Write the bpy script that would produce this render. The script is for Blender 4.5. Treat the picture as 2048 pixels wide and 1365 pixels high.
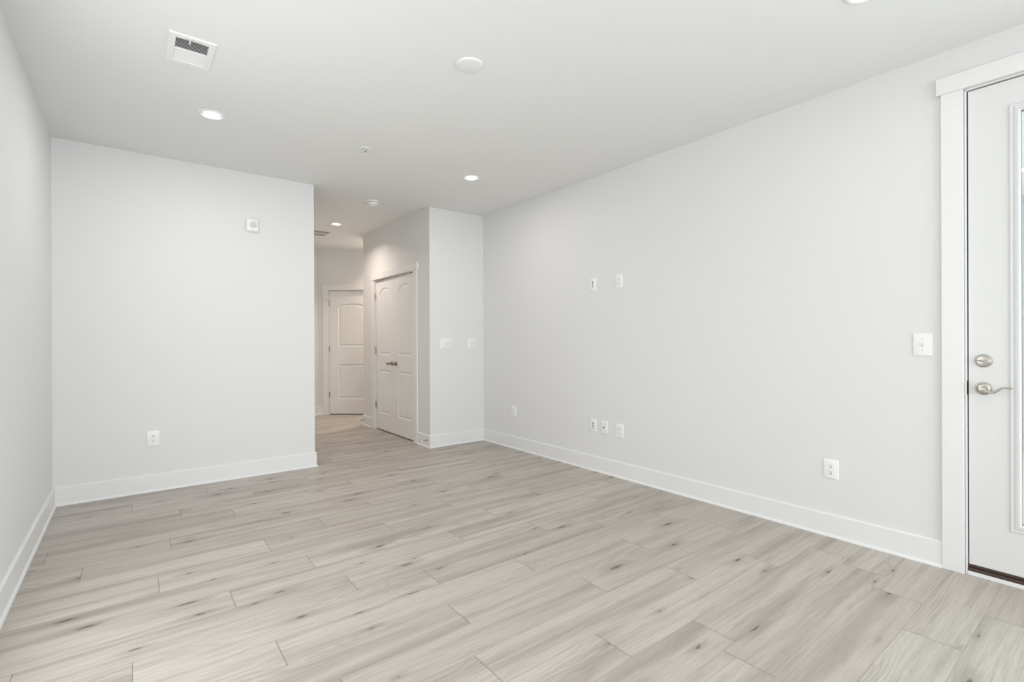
import bpy, bmesh, math, random
from mathutils import Matrix, Vector

S = bpy.context.scene
for o in list(bpy.data.objects):
    bpy.data.objects.remove(o)
C = S.collection
PI = math.pi
R = math.radians
random.seed(7)

# ------------------------------------------------------------------ camera
cam_d = bpy.data.cameras.new('camera')
cam = bpy.data.objects.new('camera', cam_d)
C.objects.link(cam)
S.camera = cam
F_PX, YAW, PIT, ROL, CAM_H = 983.1254, 0.6584, -0.0007, -0.0039, 1.2167
cam_d.sensor_fit = 'HORIZONTAL'
cam_d.sensor_width = 36.0
cam_d.lens = F_PX * 36.0 / 2048.0
cam_d.clip_start = 0.05
cam_d.clip_end = 200
fw = Vector((math.sin(YAW) * math.cos(PIT), math.cos(YAW) * math.cos(PIT), math.sin(PIT)))
rt0 = Vector((math.cos(YAW), -math.sin(YAW), 0))
up0 = rt0.cross(fw)
rt = math.cos(ROL) * rt0 + math.sin(ROL) * up0
up = -math.sin(ROL) * rt0 + math.cos(ROL) * up0
m = Matrix.Identity(4)
for i in range(3):
    m[i][0], m[i][1], m[i][2] = rt[i], up[i], -fw[i]
m[2][3] = CAM_H
cam.matrix_world = m

# ------------------------------------------------------------------ view
S.view_settings.view_transform = 'Standard'
S.view_settings.look = 'None'
S.view_settings.gamma = 1.0
S.view_settings.exposure = 0.0
S.view_settings.use_curve_mapping = False

# ------------------------------------------------------------------ sky and daylight
SKY = (0.92, 0.97, 1.0)
SKY_STRENGTH = 1.65
W_POWER = 114         # daylight through the living room window behind the camera
L_POWER = 20         # fill light in an added left opening, brightens the right wall
R_POWER = 86         # daylight through the window next to the patio door
CAN_POWER = 6.6        # each recessed light in the far half of the room
NEAR_POWER = 1.2       # those in the near half
HALL_POWER = 8.7
HALL2_POWER = 11      # the one round the hallway corner
CAN_COL = (1.0, 0.95, 0.905)
HALL_COL = (1.0, 0.855, 0.72)
HALL2_COL = (1.0, 0.86, 0.70)

wd = bpy.data.worlds.new('world')
S.world = wd
wd.use_nodes = True
bgn = wd.node_tree.nodes['Background']
bgn.inputs[0].default_value = (*SKY, 1)
bgn.inputs[1].default_value = SKY_STRENGTH


def area(name, loc, rot, sx, sy, power, col, shape='RECTANGLE', spread=PI):
    d = bpy.data.lights.new(name, 'AREA')
    d.shape = shape
    d.size = sx
    d.size_y = sy
    d.energy = power
    d.color = col
    d.spread = spread
    o = bpy.data.objects.new(name, d)
    C.objects.link(o)
    o.location = loc
    o.rotation_euler = rot
    return o


# room dimensions (metres): x to the right along the back wall, y into the room
H = 2.74
XL, XR = -0.468, 3.4153
YB = 4.9636            # back wall face
XE = 1.4072            # end of the back wall, hall opening
XC = 2.6774            # closet wall face (hall right side)
YC = 4.9871            # face of the closet return with the switches
YF = 7.0077            # far corner of the closet wall
YR = -4.5              # wall behind the camera
T = 0.12               # wall thickness
LFILL = (1.1, 3.0, 0.25, 2.15)   # opening added in the left wall for the fill light
RWIN = (-2.9, -0.8, 0.25, 2.45)  # window opening in the right wall, next to the patio door
WIN = (0.0, 3.1, 0.25, 2.45)   # window opening in the wall behind the camera

area('window_daylight', ((WIN[0] + WIN[1]) / 2, YR - 0.10, (WIN[2] + WIN[3]) / 2), (R(90), 0, 0),
     WIN[1] - WIN[0], WIN[3] - WIN[2], W_POWER, (1.0, 0.965, 0.98))
area('left_fill_light', (XL - 0.10, (LFILL[0] + LFILL[1]) / 2, (LFILL[2] + LFILL[3]) / 2), (R(90), 0, R(-90)),
     LFILL[1] - LFILL[0], LFILL[3] - LFILL[2], L_POWER, (1.0, 0.985, 0.95))  # added fill light, aimed across at the right wall
area('patio_daylight', (XR + 0.10, (RWIN[0] + RWIN[1]) / 2, (RWIN[2] + RWIN[3]) / 2), (R(90), 0, R(90)),
     RWIN[1] - RWIN[0], RWIN[3] - RWIN[2], R_POWER, (0.80, 0.965, 1.0))


# ------------------------------------------------------------------ materials
def pbr(name, col, rough=0.5, metal=0.0, spec=0.5):
    mt = bpy.data.materials.new(name)
    mt.use_nodes = True
    b = mt.node_tree.nodes['Principled BSDF']
    b.inputs['Base Color'].default_value = (*col, 1)
    b.inputs['Roughness'].default_value = rough
    b.inputs['Metallic'].default_value = metal
    b.inputs['Specular IOR Level'].default_value = spec
    return mt


def nd(nt, typ, **kw):
    n = nt.nodes.new(typ)
    for k, v in kw.items():
        setattr(n, k, v)
    return n


def noise_bump(mt, scale, strength, dist=0.002, tint=0.0):
    """fine roller-paint texture and a very slight unevenness of colour"""
    nt = mt.node_tree
    b = nt.nodes['Principled BSDF']
    tc = nd(nt, 'ShaderNodeTexCoord')
    nz = nd(nt, 'ShaderNodeTexNoise')
    nz.inputs['Scale'].default_value = scale
    nz.inputs['Detail'].default_value = 3
    nt.links.new(tc.outputs['Object'], nz.inputs['Vector'])
    bp = nd(nt, 'ShaderNodeBump')
    bp.inputs['Strength'].default_value = strength
    bp.inputs['Distance'].default_value = dist
    nt.links.new(nz.outputs['Fac'], bp.inputs['Height'])
    nt.links.new(bp.outputs['Normal'], b.inputs['Normal'])
    if tint:
        n2 = nd(nt, 'ShaderNodeTexNoise')
        n2.inputs['Scale'].default_value = 1.3
        nt.links.new(tc.outputs['Object'], n2.inputs['Vector'])
        mx = nd(nt, 'ShaderNodeMix', data_type='RGBA')
        c = b.inputs['Base Color'].default_value[:]
        mx.inputs[6].default_value = c
        mx.inputs[7].default_value = (c[0] * (1 - tint), c[1] * (1 - tint), c[2] * (1 - tint), 1)
        nt.links.new(n2.outputs['Fac'], mx.inputs[0])
        nt.links.new(mx.outputs[2], b.inputs['Base Color'])
    return mt


M = {}
M['wall'] = noise_bump(pbr('wall_paint', (0.800, 0.803, 0.802), 0.6, spec=0.3), 260, 0.06, 0.001, 0.012)
M['ceiling'] = noise_bump(pbr('ceiling_paint', (0.865, 0.868, 0.860), 0.8, spec=0.2), 200, 0.06, 0.001, 0.01)
M['trim'] = noise_bump(pbr('white_trim_paint', (0.84, 0.843, 0.842), 0.38, spec=0.45), 120, 0.02, 0.001)
M['door'] = noise_bump(pbr('white_door_paint', (0.83, 0.825, 0.815), 0.42, spec=0.45), 150, 0.03, 0.001)
M['extdoor'] = noise_bump(pbr('exterior_door_paint', (0.765, 0.768, 0.768), 0.36, spec=0.45), 150, 0.02, 0.001)
M['plastic'] = noise_bump(pbr('white_plastic', (0.90, 0.90, 0.89), 0.3, spec=0.5), 90, 0.01, 0.0005)
M['plastic_grey'] = noise_bump(pbr('grey_plastic', (0.56, 0.56, 0.54), 0.5), 90, 0.01, 0.0005)
M['slot'] = noise_bump(pbr('dark_slot', (0.03, 0.03, 0.03), 0.7), 90, 0.01, 0.0005)
M['slot_soft'] = noise_bump(pbr('shaded_slot', (0.30, 0.29, 0.28), 0.7), 90, 0.01, 0.0005)
M['black'] = noise_bump(pbr('duct_interior', (0.045, 0.043, 0.04), 0.9), 40, 0.02)
M['brown'] = noise_bump(pbr('bronze_sill', (0.085, 0.055, 0.045), 0.4, 0.3), 60, 0.03)
M['rubber'] = noise_bump(pbr('white_rubber', (0.9, 0.9, 0.86), 0.6), 60, 0.02)
M['seal'] = noise_bump(pbr('dark_weatherstrip', (0.05, 0.05, 0.05), 0.7), 60, 0.02)


def metal(name, col, rough):
    mt = pbr(name, col, rough, 1.0)
    nt = mt.node_tree
    b = nt.nodes['Principled BSDF']
    tc = nd(nt, 'ShaderNodeTexCoord')
    mp = nd(nt, 'ShaderNodeMapping')
    mp.inputs['Scale'].default_value = (4, 4, 900)
    nz = nd(nt, 'ShaderNodeTexNoise')
    nz.inputs['Scale'].default_value = 3
    nt.links.new(tc.outputs['Object'], mp.inputs['Vector'])
    nt.links.new(mp.outputs['Vector'], nz.inputs['Vector'])
    mr = nd(nt, 'ShaderNodeMapRange')
    mr.inputs[3].default_value = rough - 0.08
    mr.inputs[4].default_value = rough + 0.08
    nt.links.new(nz.outputs['Fac'], mr.inputs[0])
    nt.links.new(mr.outputs[0], b.inputs['Roughness'])
    return mt


M['nickel'] = metal('satin_nickel', (0.54, 0.51, 0.47), 0.3)
M['hinge'] = metal('hinge_nickel', (0.50, 0.48, 0.45), 0.35)
M['bronze'] = metal('aged_nickel', (0.30, 0.25, 0.21), 0.28)


def emission(name, col, strength):
    mt = bpy.data.materials.new(name)
    mt.use_nodes = True
    nt = mt.node_tree
    b = nt.nodes['Principled BSDF']
    b.inputs['Base Color'].default_value = (0.9, 0.9, 0.88, 1)
    b.inputs['Emission Color'].default_value = (*col, 1)
    tc = nd(nt, 'ShaderNodeTexCoord')
    nz = nd(nt, 'ShaderNodeTexNoise')
    nz.inputs['Scale'].default_value = 30
    nt.links.new(tc.outputs['Object'], nz.inputs['Vector'])
    mr = nd(nt, 'ShaderNodeMapRange')
    mr.inputs[3].default_value = strength * 0.95
    mr.inputs[4].default_value = strength * 1.05
    nt.links.new(nz.outputs['Fac'], mr.inputs[0])
    nt.links.new(mr.outputs[0], b.inputs['Emission Strength'])
    return mt


M['lens'] = emission('lit_lens', (1.0, 0.96, 0.9), 9.0)

# clear glazing: straight-through plus a Fresnel reflection
g = bpy.data.materials.new('door_glass')
g.use_nodes = True
nt = g.node_tree
nt.nodes.clear()
out = nd(nt, 'ShaderNodeOutputMaterial')
tr = nd(nt, 'ShaderNodeBsdfTransparent')
tr.inputs[0].default_value = (0.97, 0.98, 0.975, 1)
gl = nd(nt, 'ShaderNodeBsdfGlossy')
gl.inputs['Roughness'].default_value = 0.02
fr = nd(nt, 'ShaderNodeFresnel')
fr.inputs[0].default_value = 1.45
mx = nd(nt, 'ShaderNodeMixShader')
nt.links.new(fr.outputs[0], mx.inputs[0])
nt.links.new(tr.outputs[0], mx.inputs[1])
nt.links.new(gl.outputs[0], mx.inputs[2])
nt.links.new(mx.outputs[0], out.inputs[0])
M['glass'] = g


def floor_material(PW):
    mt = bpy.data.materials.new('oak_plank_floor')
    mt.use_nodes = True
    nt = mt.node_tree
    L = nt.links.new
    b = nt.nodes['Principled BSDF']
    uv = nd(nt, 'ShaderNodeUVMap', uv_map='plank')
    at = nd(nt, 'ShaderNodeAttribute', attribute_name='plank_random')
    sp = nd(nt, 'ShaderNodeSeparateXYZ')
    L(uv.outputs[0], sp.inputs[0])
    sc = nd(nt, 'ShaderNodeSeparateColor')
    L(at.outputs['Color'], sc.inputs[0])

    def math_(op, a, bb=None, c=None, clamp=False):
        n = nd(nt, 'ShaderNodeMath', operation=op)
        n.use_clamp = clamp
        for i, v in enumerate((a, bb, c)):
            if v is None:
                continue
            if isinstance(v, (int, float)):
                n.inputs[i].default_value = v
            else:
                L(v, n.inputs[i])
        return n.outputs[0]

    U, V = sp.outputs[0], sp.outputs[1]
    r1, r2, r3 = sc.outputs[0], sc.outputs[1], sc.outputs[2]
    uo = math_('ADD', U, math_('MULTIPLY', r1, 61.7))
    vo = math_('ADD', V, math_('MULTIPLY', r2, 37.3))

    def vec(su, sv, w=None):
        cb = nd(nt, 'ShaderNodeCombineXYZ')
        L(math_('MULTIPLY', uo, su), cb.inputs[0])
        L(math_('MULTIPLY', vo, sv), cb.inputs[1])
        if w is not None:
            L(w, cb.inputs[2])
        return cb.outputs[0]

    def noise(v, scale=1.0, detail=3.0, rough=0.5, dist=0.0):
        n = nd(nt, 'ShaderNodeTexNoise')
        n.inputs['Scale'].default_value = scale
        n.inputs['Detail'].default_value = detail
        n.inputs['Roughness'].default_value = rough
        n.inputs['Distortion'].default_value = dist
        L(v, n.inputs['Vector'])
        return n.outputs['Fac']

    def ramp(f, stops):
        n = nd(nt, 'ShaderNodeMapRange')
        n.interpolation_type = 'SMOOTHSTEP'
        n.inputs[1].default_value, n.inputs[2].default_value = stops[0], stops[1]
        n.inputs[3].default_value, n.inputs[4].default_value = stops[2], stops[3]
        L(f, n.inputs[0])
        return n.outputs[0]

    def mixc(f, a, bb, mode='MIX'):
        n = nd(nt, 'ShaderNodeMix', data_type='RGBA', blend_type=mode)
        n.clamp_factor = True
        if isinstance(f, (int, float)):
            n.inputs[0].default_value = f
        else:
            L(f, n.inputs[0])
        for k, v in ((6, a), (7, bb)):
            if isinstance(v, tuple):
                n.inputs[k].default_value = (*v, 1)
            else:
                L(v, n.inputs[k])
        return n.outputs[2]

    # broad soft bands that run the length of the plank
    band = noise(vec(0.62, 9.5), 1.0, 3.0, 0.5, 0.3)
    band3 = noise(vec(2.2, 95.0, r2), 1.0, 3.0, 0.6)
    band2 = noise(vec(1.9, 30.0, r3), 1.0, 4.0, 0.55, 0.2)
    # cathedral figure: growth rings cut at a shallow angle
    warp = noise(vec(1.1, 5.0, r3), 1.0, 2.0, 0.4)
    rings_in = math_('ADD', math_('MULTIPLY', vo, 22.0), math_('MULTIPLY', warp, 16.0))
    rings = math_('SINE', math_('MULTIPLY', rings_in, 6.28))
    rings = ramp(rings, (-0.2, 1.0, 0.0, 1.0))
    rmask = ramp(noise(vec(0.8, 3.0, r2), 1.0, 1.0), (0.50, 0.66, 0.0, 1.0))
    # fine pores
    pore = noise(vec(7.0, 330.0), 1.0, 3.0, 0.6)
    pore2 = noise(vec(24.0, 520.0), 1.0, 2.0, 0.6)
    # knots
    kv = nd(nt, 'ShaderNodeTexVoronoi')
    kv.feature = 'F1'
    kv.voronoi_dimensions = '2D'
    kv.inputs['Scale'].default_value = 1.0
    kv.inputs['Randomness'].default_value = 0.9
    L(vec(2.3, 8.5), kv.inputs['Vector'])
    ksep = nd(nt, 'ShaderNodeSeparateColor')
    L(kv.outputs['Color'], ksep.inputs[0])
    kon = ramp(ksep.outputs[0], (0.64, 0.68, 0.0, 1.0))
    kdist = math_('ADD', kv.outputs['Distance'], math_('MULTIPLY', math_('SUBTRACT', noise(vec(30.0, 90.0), 1.0, 3.0, 0.6), 0.5), 0.16))
    ksize = math_('ADD', math_('MULTIPLY', math_('POWER', ksep.outputs[1], 2.0), 0.95), 0.42)
    kd = math_('DIVIDE', kdist, ksize)
    knot = math_('MULTIPLY', ramp(kd, (0.02, 0.11, 1.0, 0.0)), kon)
    halo = math_('MULTIPLY', ramp(kd, (0.05, 0.42, 1.0, 0.0)), kon)

    light = (0.598, 0.553, 0.503)
    dark = (0.322, 0.283, 0.250)
    c = mixc(math_('ADD', math_('MULTIPLY', r3, 0.55), 0.0), light, (0.455, 0.407, 0.361))
    c = mixc(ramp(band, (0.42, 0.72, 0.0, 0.82)), c, dark)
    c = mixc(ramp(band2, (0.46, 0.76, 0.0, 0.50)), c, dark)
    c = mixc(ramp(band3, (0.42, 0.78, 0.0, 0.42)), c, dark)
    c = mixc(ramp(band3, (0.22, 0.42, 0.30, 0.0)), c, (0.60, 0.56, 0.51))
    c = mixc(math_('MULTIPLY', rings, math_('MULTIPLY', rmask, 0.36)), c, dark)
    c = mixc(ramp(pore, (0.40, 0.75, 0.0, 0.38)), c, (0.27, 0.24, 0.21))
    c = mixc(ramp(pore2, (0.25, 0.55, 0.16, 0.0)), c, (0.62, 0.59, 0.55))
    c = mixc(math_('MULTIPLY', halo, 0.42), c, (0.24, 0.21, 0.185))
    c = mixc(math_('MULTIPLY', knot, 0.80), c, (0.075, 0.062, 0.052))
    # joints between planks
    ev = math_('MINIMUM', V, math_('SUBTRACT', PW, V))
    eu = math_('MINIMUM', U, math_('SUBTRACT', at.outputs['Alpha'], U))
    jv = ramp(ev, (0.0004, 0.0018, 0.42, 0.0))
    ju = ramp(eu, (0.0008, 0.0026, 0.75, 0.0))
    c = mixc(math_('MAXIMUM', jv, ju), c, (0.16, 0.14, 0.12))
    L(c, b.inputs['Base Color'])
    L(ramp(pore, (0.3, 0.8, 0.36, 0.50)), b.inputs['Roughness'])
    b.inputs['Specular IOR Level'].default_value = 0.42
    bp = nd(nt, 'ShaderNodeBump')
    bp.inputs['Strength'].default_value = 0.10
    bp.inputs['Distance'].default_value = 0.001
    L(math_('SUBTRACT', math_('MULTIPLY', pore, -0.5), math_('MAXIMUM', jv, ju)), bp.inputs['Height'])
    L(bp.outputs['Normal'], b.inputs['Normal'])
    return mt


# ------------------------------------------------------------------ mesh helpers
def box(bm, x0, x1, y0, y1, z0, z1, bev=0.0, seg=2):
    vs = [bm.verts.new((x, y, z)) for x in (x0, x1) for y in (y0, y1) for z in (z0, z1)]
    q = [(0, 1, 3, 2), (4, 6, 7, 5), (0, 4, 5, 1), (2, 3, 7, 6), (0, 2, 6, 4), (1, 5, 7, 3)]
    fs = [bm.faces.new([vs[i] for i in f]) for f in q]
    if bev:
        es = list({e for f in fs for e in f.edges})
        bmesh.ops.bevel(bm, geom=es, offset=bev, segments=seg, profile=0.5, affect='EDGES')
    return fs


def lathe(bm, prof, seg=40, axis='Z', cen=(0, 0, 0)):
    """prof: list of (r, h). Revolved about the local axis; h along the axis."""
    rings = []
    for r, h in prof:
        ring = []
        n = 1 if r < 1e-6 else seg
        for k in range(n):
            a = 2 * PI * k / seg
            x, y = r * math.cos(a), r * math.sin(a)
            if axis == 'Z':
                p = (x, y, h)
            elif axis == 'Y':
                p = (x, h, y)
            else:
                p = (h, x, y)
            ring.append(bm.verts.new((p[0] + cen[0], p[1] + cen[1], p[2] + cen[2])))
        rings.append(ring)
    for a, b in zip(rings[:-1], rings[1:]):
        for k in range(seg):
            k2 = (k + 1) % seg
            vs = [a[k % len(a)], a[k2 % len(a)], b[k2 % len(b)], b[k % len(b)]]
            u = []
            for v in vs:
                if v not in u:
                    u.append(v)
            if len(u) >= 3:
                bm.faces.new(u)


def tube(bm, pts, rad, seg=12, flat=1.0):
    """Tube along points; rad scalar or list; flat scales the section's second axis."""
    pts = [Vector(p) for p in pts]
    n = len(pts)
    rads = rad if isinstance(rad, (list, tuple)) else [rad] * n
    rings = []
    ref = Vector((0, 0, 1))
    for i, p in enumerate(pts):
        t = (pts[min(i + 1, n - 1)] - pts[max(i - 1, 0)]).normalized()
        rf = ref if abs(t.dot(ref)) < 0.95 else Vector((1, 0, 0))
        a = t.cross(rf).normalized()
        b = a.cross(t).normalized()
        rings.append([bm.verts.new(p + rads[i] * (math.cos(2 * PI * k / seg) * a * flat + math.sin(2 * PI * k / seg) * b))
                      for k in range(seg)])
    for r0, r1 in zip(rings[:-1], rings[1:]):
        for k in range(seg):
            bm.faces.new((r0[k], r0[(k + 1) % seg], r1[(k + 1) % seg], r1[k]))
    bm.faces.new(rings[0][::-1])
    bm.faces.new(rings[-1])


def sweep(bm, prof, p0, p1, nrm, m0=0.0, m1=0.0):
    """Extrude a moulding profile [(out, z)] from p0 to p1; nrm points out of the wall.
    m0/m1: how much each end shifts along the run per unit 'out' (mitres)."""
    p0, p1, nrm = Vector(p0), Vector(p1), Vector(nrm)
    d = (p1 - p0).normalized()
    A = [bm.verts.new(p0 + nrm * o + d * (m0 * o) + Vector((0, 0, z))) for o, z in prof]
    B = [bm.verts.new(p1 + nrm * o + d * (m1 * o) + Vector((0, 0, z))) for o, z in prof]
    n = len(prof)
    for i in range(n):
        bm.faces.new((A[i], A[(i + 1) % n], B[(i + 1) % n], B[i]))
    bm.faces.new(A[::-1])
    bm.faces.new(B)


def obj(name, bm, mat, parent=None, loc=None, rotz=None, smooth=None):
    bmesh.ops.recalc_face_normals(bm, faces=bm.faces[:])
    me = bpy.data.meshes.new(name)
    bm.to_mesh(me)
    bm.free()
    me.materials.append(mat)
    if smooth:
        me.polygons.foreach_set('use_smooth', [True] * len(me.polygons))
        me.set_sharp_from_angle(angle=R(smooth))
    o = bpy.data.objects.new(name, me)
    C.objects.link(o)
    if loc:
        o.location = loc
    if rotz:
        o.rotation_euler = (0, 0, rotz)
    if parent:
        o.parent = parent
    return o


def new():
    return bmesh.new()


def tag(o, label, cat, group=None, kind=None):
    o['label'] = label
    o['category'] = cat
    if group:
        o['group'] = group
    if kind:
        o['kind'] = kind
    return o


def thing(name, label, cat, loc, rotz=0.0, group=None, kind=None):
    o = bpy.data.objects.new(name, None)
    o.empty_display_size = 0.05
    C.objects.link(o)
    o.location = loc
    o.rotation_euler = (0, 0, rotz)
    return tag(o, label, cat, group, kind)


def struct(name, bm, mat, label, cat, parent=None):
    o = obj(name, bm, mat, parent)
    tag(o, label, cat, kind='structure')
    return o


def dup(root, loc, rotz, label, group=None):
    """copy a thing with its parts and their sub-parts"""
    r = root.copy()
    C.objects.link(r)
    r.location = loc
    r.rotation_euler = (0, 0, rotz)
    r['label'] = label
    if group:
        r['group'] = group
    for ch in list(root.children):
        c = ch.copy()
        C.objects.link(c)
        c.parent = r
        for gch in list(ch.children):
            d = gch.copy()
            C.objects.link(d)
            d.parent = c
    return r


# ------------------------------------------------------------------ openings
# patio door in the right wall
DY0, DY1, DZ1 = -0.362, 0.575, 2.503      # rough opening (jamb inside faces)
# double closet door in the closet wall
KY0, KY1, KZ1 = 5.378, 6.572, 2.056
# hall end: diagonal wall
DA = R(40)
DIAG0 = Vector((2.435, 8.425, 0))          # its left corner
dd = Vector((math.cos(DA), -math.sin(DA), 0))
dn = Vector((-math.sin(DA), -math.cos(DA), 0))
SD0, SD1, SDZ = 0.192, 0.975, 2.060        # hall door opening along the diagonal
HT = 3.0                                   # walls run up past the ceiling

# ------------------------------------------------------------------ floor
PW = 0.1918
Y0F = 0.441
JOINTS = {0: 2.555, 1: 2.867, 3: 1.92, 4: 1.513, 5: 1.042, 6: 1.812, 7: 1.148, 8: 0.458, 9: 1.22, 10: 0.872,
          11: 1.596, 12: 0.778, 13: 0.102, 14: 0.637, 15: -0.214, 16: 1.402, 17: 0.836, 18: 0.57, 19: 0.268,
          20: 0.77, 22: 0.48}
PL = 1.222
bm = new()
uvl = bm.loops.layers.uv.new('plank')
cl = bm.loops.layers.float_color.new('plank_random')
FX0, FX1 = XL - 0.02, 4.6
k0 = int(math.floor((YR - 0.05 - Y0F) / PW))
k1 = int(math.ceil((8.7 - Y0F) / PW))
for k in range(k0, k1):
    y0 = Y0F + k * PW
    y1 = y0 + PW
    # the floor stops at the patio door sill
    fx1 = XR + 0.02 if y1 < 4.9 else FX1
    j = JOINTS.get(k, random.uniform(0, PL))
    x = j - PL * math.ceil((j - FX0) / PL)
    while x < fx1:
        a, b2 = max(x, FX0), min(x + PL, fx1)
        if b2 - a > 0.002:
            vs = [bm.verts.new(p) for p in ((a, y0, 0), (b2, y0, 0), (b2, y1, 0), (a, y1, 0))]
            f = bm.faces.new(vs)
            col = (random.random(), random.random(), random.random(), PL)
            for lp, (uu, vv) in zip(f.loops, ((a - x, 0), (b2 - x, 0), (b2 - x, PW), (a - x, PW))):
                lp[uvl].uv = (uu, vv)
                lp[cl] = col
        x += PL
floor = obj('floor', bm, floor_material(PW))
tag(floor, 'pale grey-brown oak plank floor with dark knots', 'floor', kind='structure')

# ------------------------------------------------------------------ walls
bm = new()
box(bm, XL - T, XL, LFILL[1], YB + T, -0.02, HT)
box(bm, XL - T, XL, YR - T, LFILL[0], -0.02, HT)
box(bm, XL - T, XL, LFILL[0], LFILL[1], -0.02, LFILL[2])
box(bm, XL - T, XL, LFILL[0], LFILL[1], LFILL[3], HT)
struct('wall_left', bm, M['wall'], 'long plain light grey wall at the left edge of the room', 'wall')

bm = new()
box(bm, XL - T, XE, YB, YB + T, -0.02, HT)
struct('wall_back', bm, M['wall'], 'light grey back wall with the alarm sounder, ending at the hallway', 'wall')

bm = new()
box(bm, XR, XR + T, DY1 + 0.002, YF + 0.3, -0.02, HT)
box(bm, XR, XR + T, RWIN[1], DY0 - 0.002, -0.02, HT)
box(bm, XR, XR + T, YR - T, RWIN[0], -0.02, HT)
box(bm, XR, XR + T, RWIN[0], RWIN[1], -0.02, RWIN[2])
box(bm, XR, XR + T, RWIN[0], RWIN[1], RWIN[3], HT)
box(bm, XR, XR + T, DY0 - 0.002, DY1 + 0.002, DZ1 + 0.002, HT)
struct('wall_right', bm, M['wall'], 'long light grey wall with the wall plates and the patio door', 'wall')

bm = new()
box(bm, XC + 0.02, XR, YC, YC + T, -0.02, HT)
box(bm, XC, XC + 0.02, YC, YC + T, -0.02, HT)
struct('wall_return', bm, M['wall'], 'narrow grey wall return with the two switch plates', 'wall')

bm = new()
box(bm, XC, XC + T, YC + T, KY0 - 0.002, -0.02, HT)
box(bm, XC, XC + T, KY1 + 0.002, YF, -0.02, HT)
box(bm, XC, XC + T, KY0 - 0.002, KY1 + 0.002, KZ1 + 0.002, HT)
box(bm, XC + T, 4.4, YF - T, YF, -0.02, HT)
struct('wall_hall_right', bm, M['wall'], 'grey hallway wall around the double closet door', 'wall')

# wall behind the camera with its window opening
bm = new()
box(bm, XL, WIN[0], YR - T, YR, -0.02, HT)
box(bm, WIN[1], XR, YR - T, YR, -0.02, HT)
box(bm, WIN[0], WIN[1], YR - T, YR, -0.02, WIN[2])
box(bm, WIN[0], WIN[1], YR - T, YR, WIN[3], HT)
struct('wall_front', bm, M['wall'], 'grey wall around the wide living room window', 'wall')

# hall: left side and the two walls at its end
bm = new()
lw = Vector((-math.sin(DA), -math.cos(DA), 0))      # runs back towards the room from the corner
ln = Vector((math.cos(DA), -math.sin(DA), 0))       # faces the hall


def wall_seg(bm, p, d, n, s0, s1, z0, z1, t=T):
    """slab along d from s0 to s1, its face at p, body behind the face (-n)"""
    a, b2 = p + d * s0, p + d * s1
    lo = [a, b2, b2 - n * t, a - n * t]
    v0 = [bm.verts.new((q.x, q.y, z0)) for q in lo]
    v1 = [bm.verts.new((q.x, q.y, z1)) for q in lo]
    for i in range(4):
        bm.faces.new((v0[i], v0[(i + 1) % 4], v1[(i + 1) % 4], v1[i]))
    bm.faces.new(v0[::-1])
    bm.faces.new(v1)


LD0, LD1 = 0.40, 1.18                                # side door opening, measured back from the corner
wall_seg(bm, DIAG0, lw, ln, 0.0, LD0 - 0.002, -0.02, HT)
wall_seg(bm, DIAG0, lw, ln, LD1 + 0.002, 1.62, -0.02, HT)
wall_seg(bm, DIAG0, lw, ln, LD0 - 0.002, LD1 + 0.002, SDZ + 0.002, HT)
wall_seg(bm, DIAG0 - ln * (T + 0.002), lw, ln, LD0 - 0.1, LD1 + 0.1, -0.02, HT, 0.05)  # unseen slab added behind the side door, stops outside light at its gap
box(bm, XE - T, XE, YB + T, 7.22, -0.02, HT)
struct('wall_hall_left', bm, M['wall'], 'shaded grey wall on the left side of the hallway', 'wall')

bm = new()
wall_seg(bm, DIAG0, dd, dn, -T, SD0 - 0.002, -0.02, HT)
wall_seg(bm, DIAG0, dd, dn, SD1 + 0.002, 2.4, -0.02, HT)
wall_seg(bm, DIAG0, dd, dn, SD0 - 0.002, SD1 + 0.002, SDZ + 0.002, HT)
struct('wall_hall_back', bm, M['wall'], 'warm grey angled wall at the far end of the hallway', 'wall')

# unseen panels added behind the hall door to block light leaking under it
bm = new()
wall_seg(bm, DIAG0 - dn * 0.30, dd, dn, -0.3, 1.6, -0.02, HT)
wall_seg(bm, DIAG0 - dn * T + dd * -0.25, -dn, dd, 0.0, 0.2, -0.02, HT, 0.05)
wall_seg(bm, DIAG0 - dn * T + dd * 1.5, -dn, dd, 0.0, 0.2, -0.02, HT, 0.05)
struct('wall_leak_block', bm, M['wall'], 'added panels blocking stray light behind the closed hallway door', 'wall')

# ------------------------------------------------------------------ ceiling with openings for fixtures
CANS = [(0.430, 3.835), (2.513, 3.860), (2.105, 6.440), (2.548, 0.752), (0.430, 0.752), (3.30, 7.36)]
VENT = (0.250, 3.068)
RET = (1.93, 7.12)
holes = [(x - .05, x + .05, y - .05, y + .05) for x, y in CANS]
holes.append((VENT[0] - .072, VENT[0] + .072, VENT[1] - .12, VENT[1] + .12))
holes.append((RET[0] - .27, RET[0] + .27, RET[1] - .17, RET[1] + .17))
xs = sorted({-0.7, 4.7} | {h[i] for h in holes for i in (0, 1)})
ys = sorted({YR - T, 8.8} | {h[i] for h in holes for i in (2, 3)})
bm = new()
for xa, xb in zip(xs[:-1], xs[1:]):
    for ya, yb in zip(ys[:-1], ys[1:]):
        cx, cy = (xa + xb) / 2, (ya + yb) / 2
        if any(h[0] < cx < h[1] and h[2] < cy < h[3] for h in holes):
            continue
        vs = [bm.verts.new(p) for p in ((xa, ya, H), (xa, yb, H), (xb, yb, H), (xb, ya, H))]
        bm.faces.new(vs)
bmesh.ops.remove_doubles(bm, verts=bm.verts[:], dist=1e-5)
ex = bmesh.ops.extrude_face_region(bm, geom=bm.faces[:])
bmesh.ops.translate(bm, verts=[v for v in ex['geom'] if isinstance(v, bmesh.types.BMVert)], vec=(0, 0, 0.012))
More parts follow.
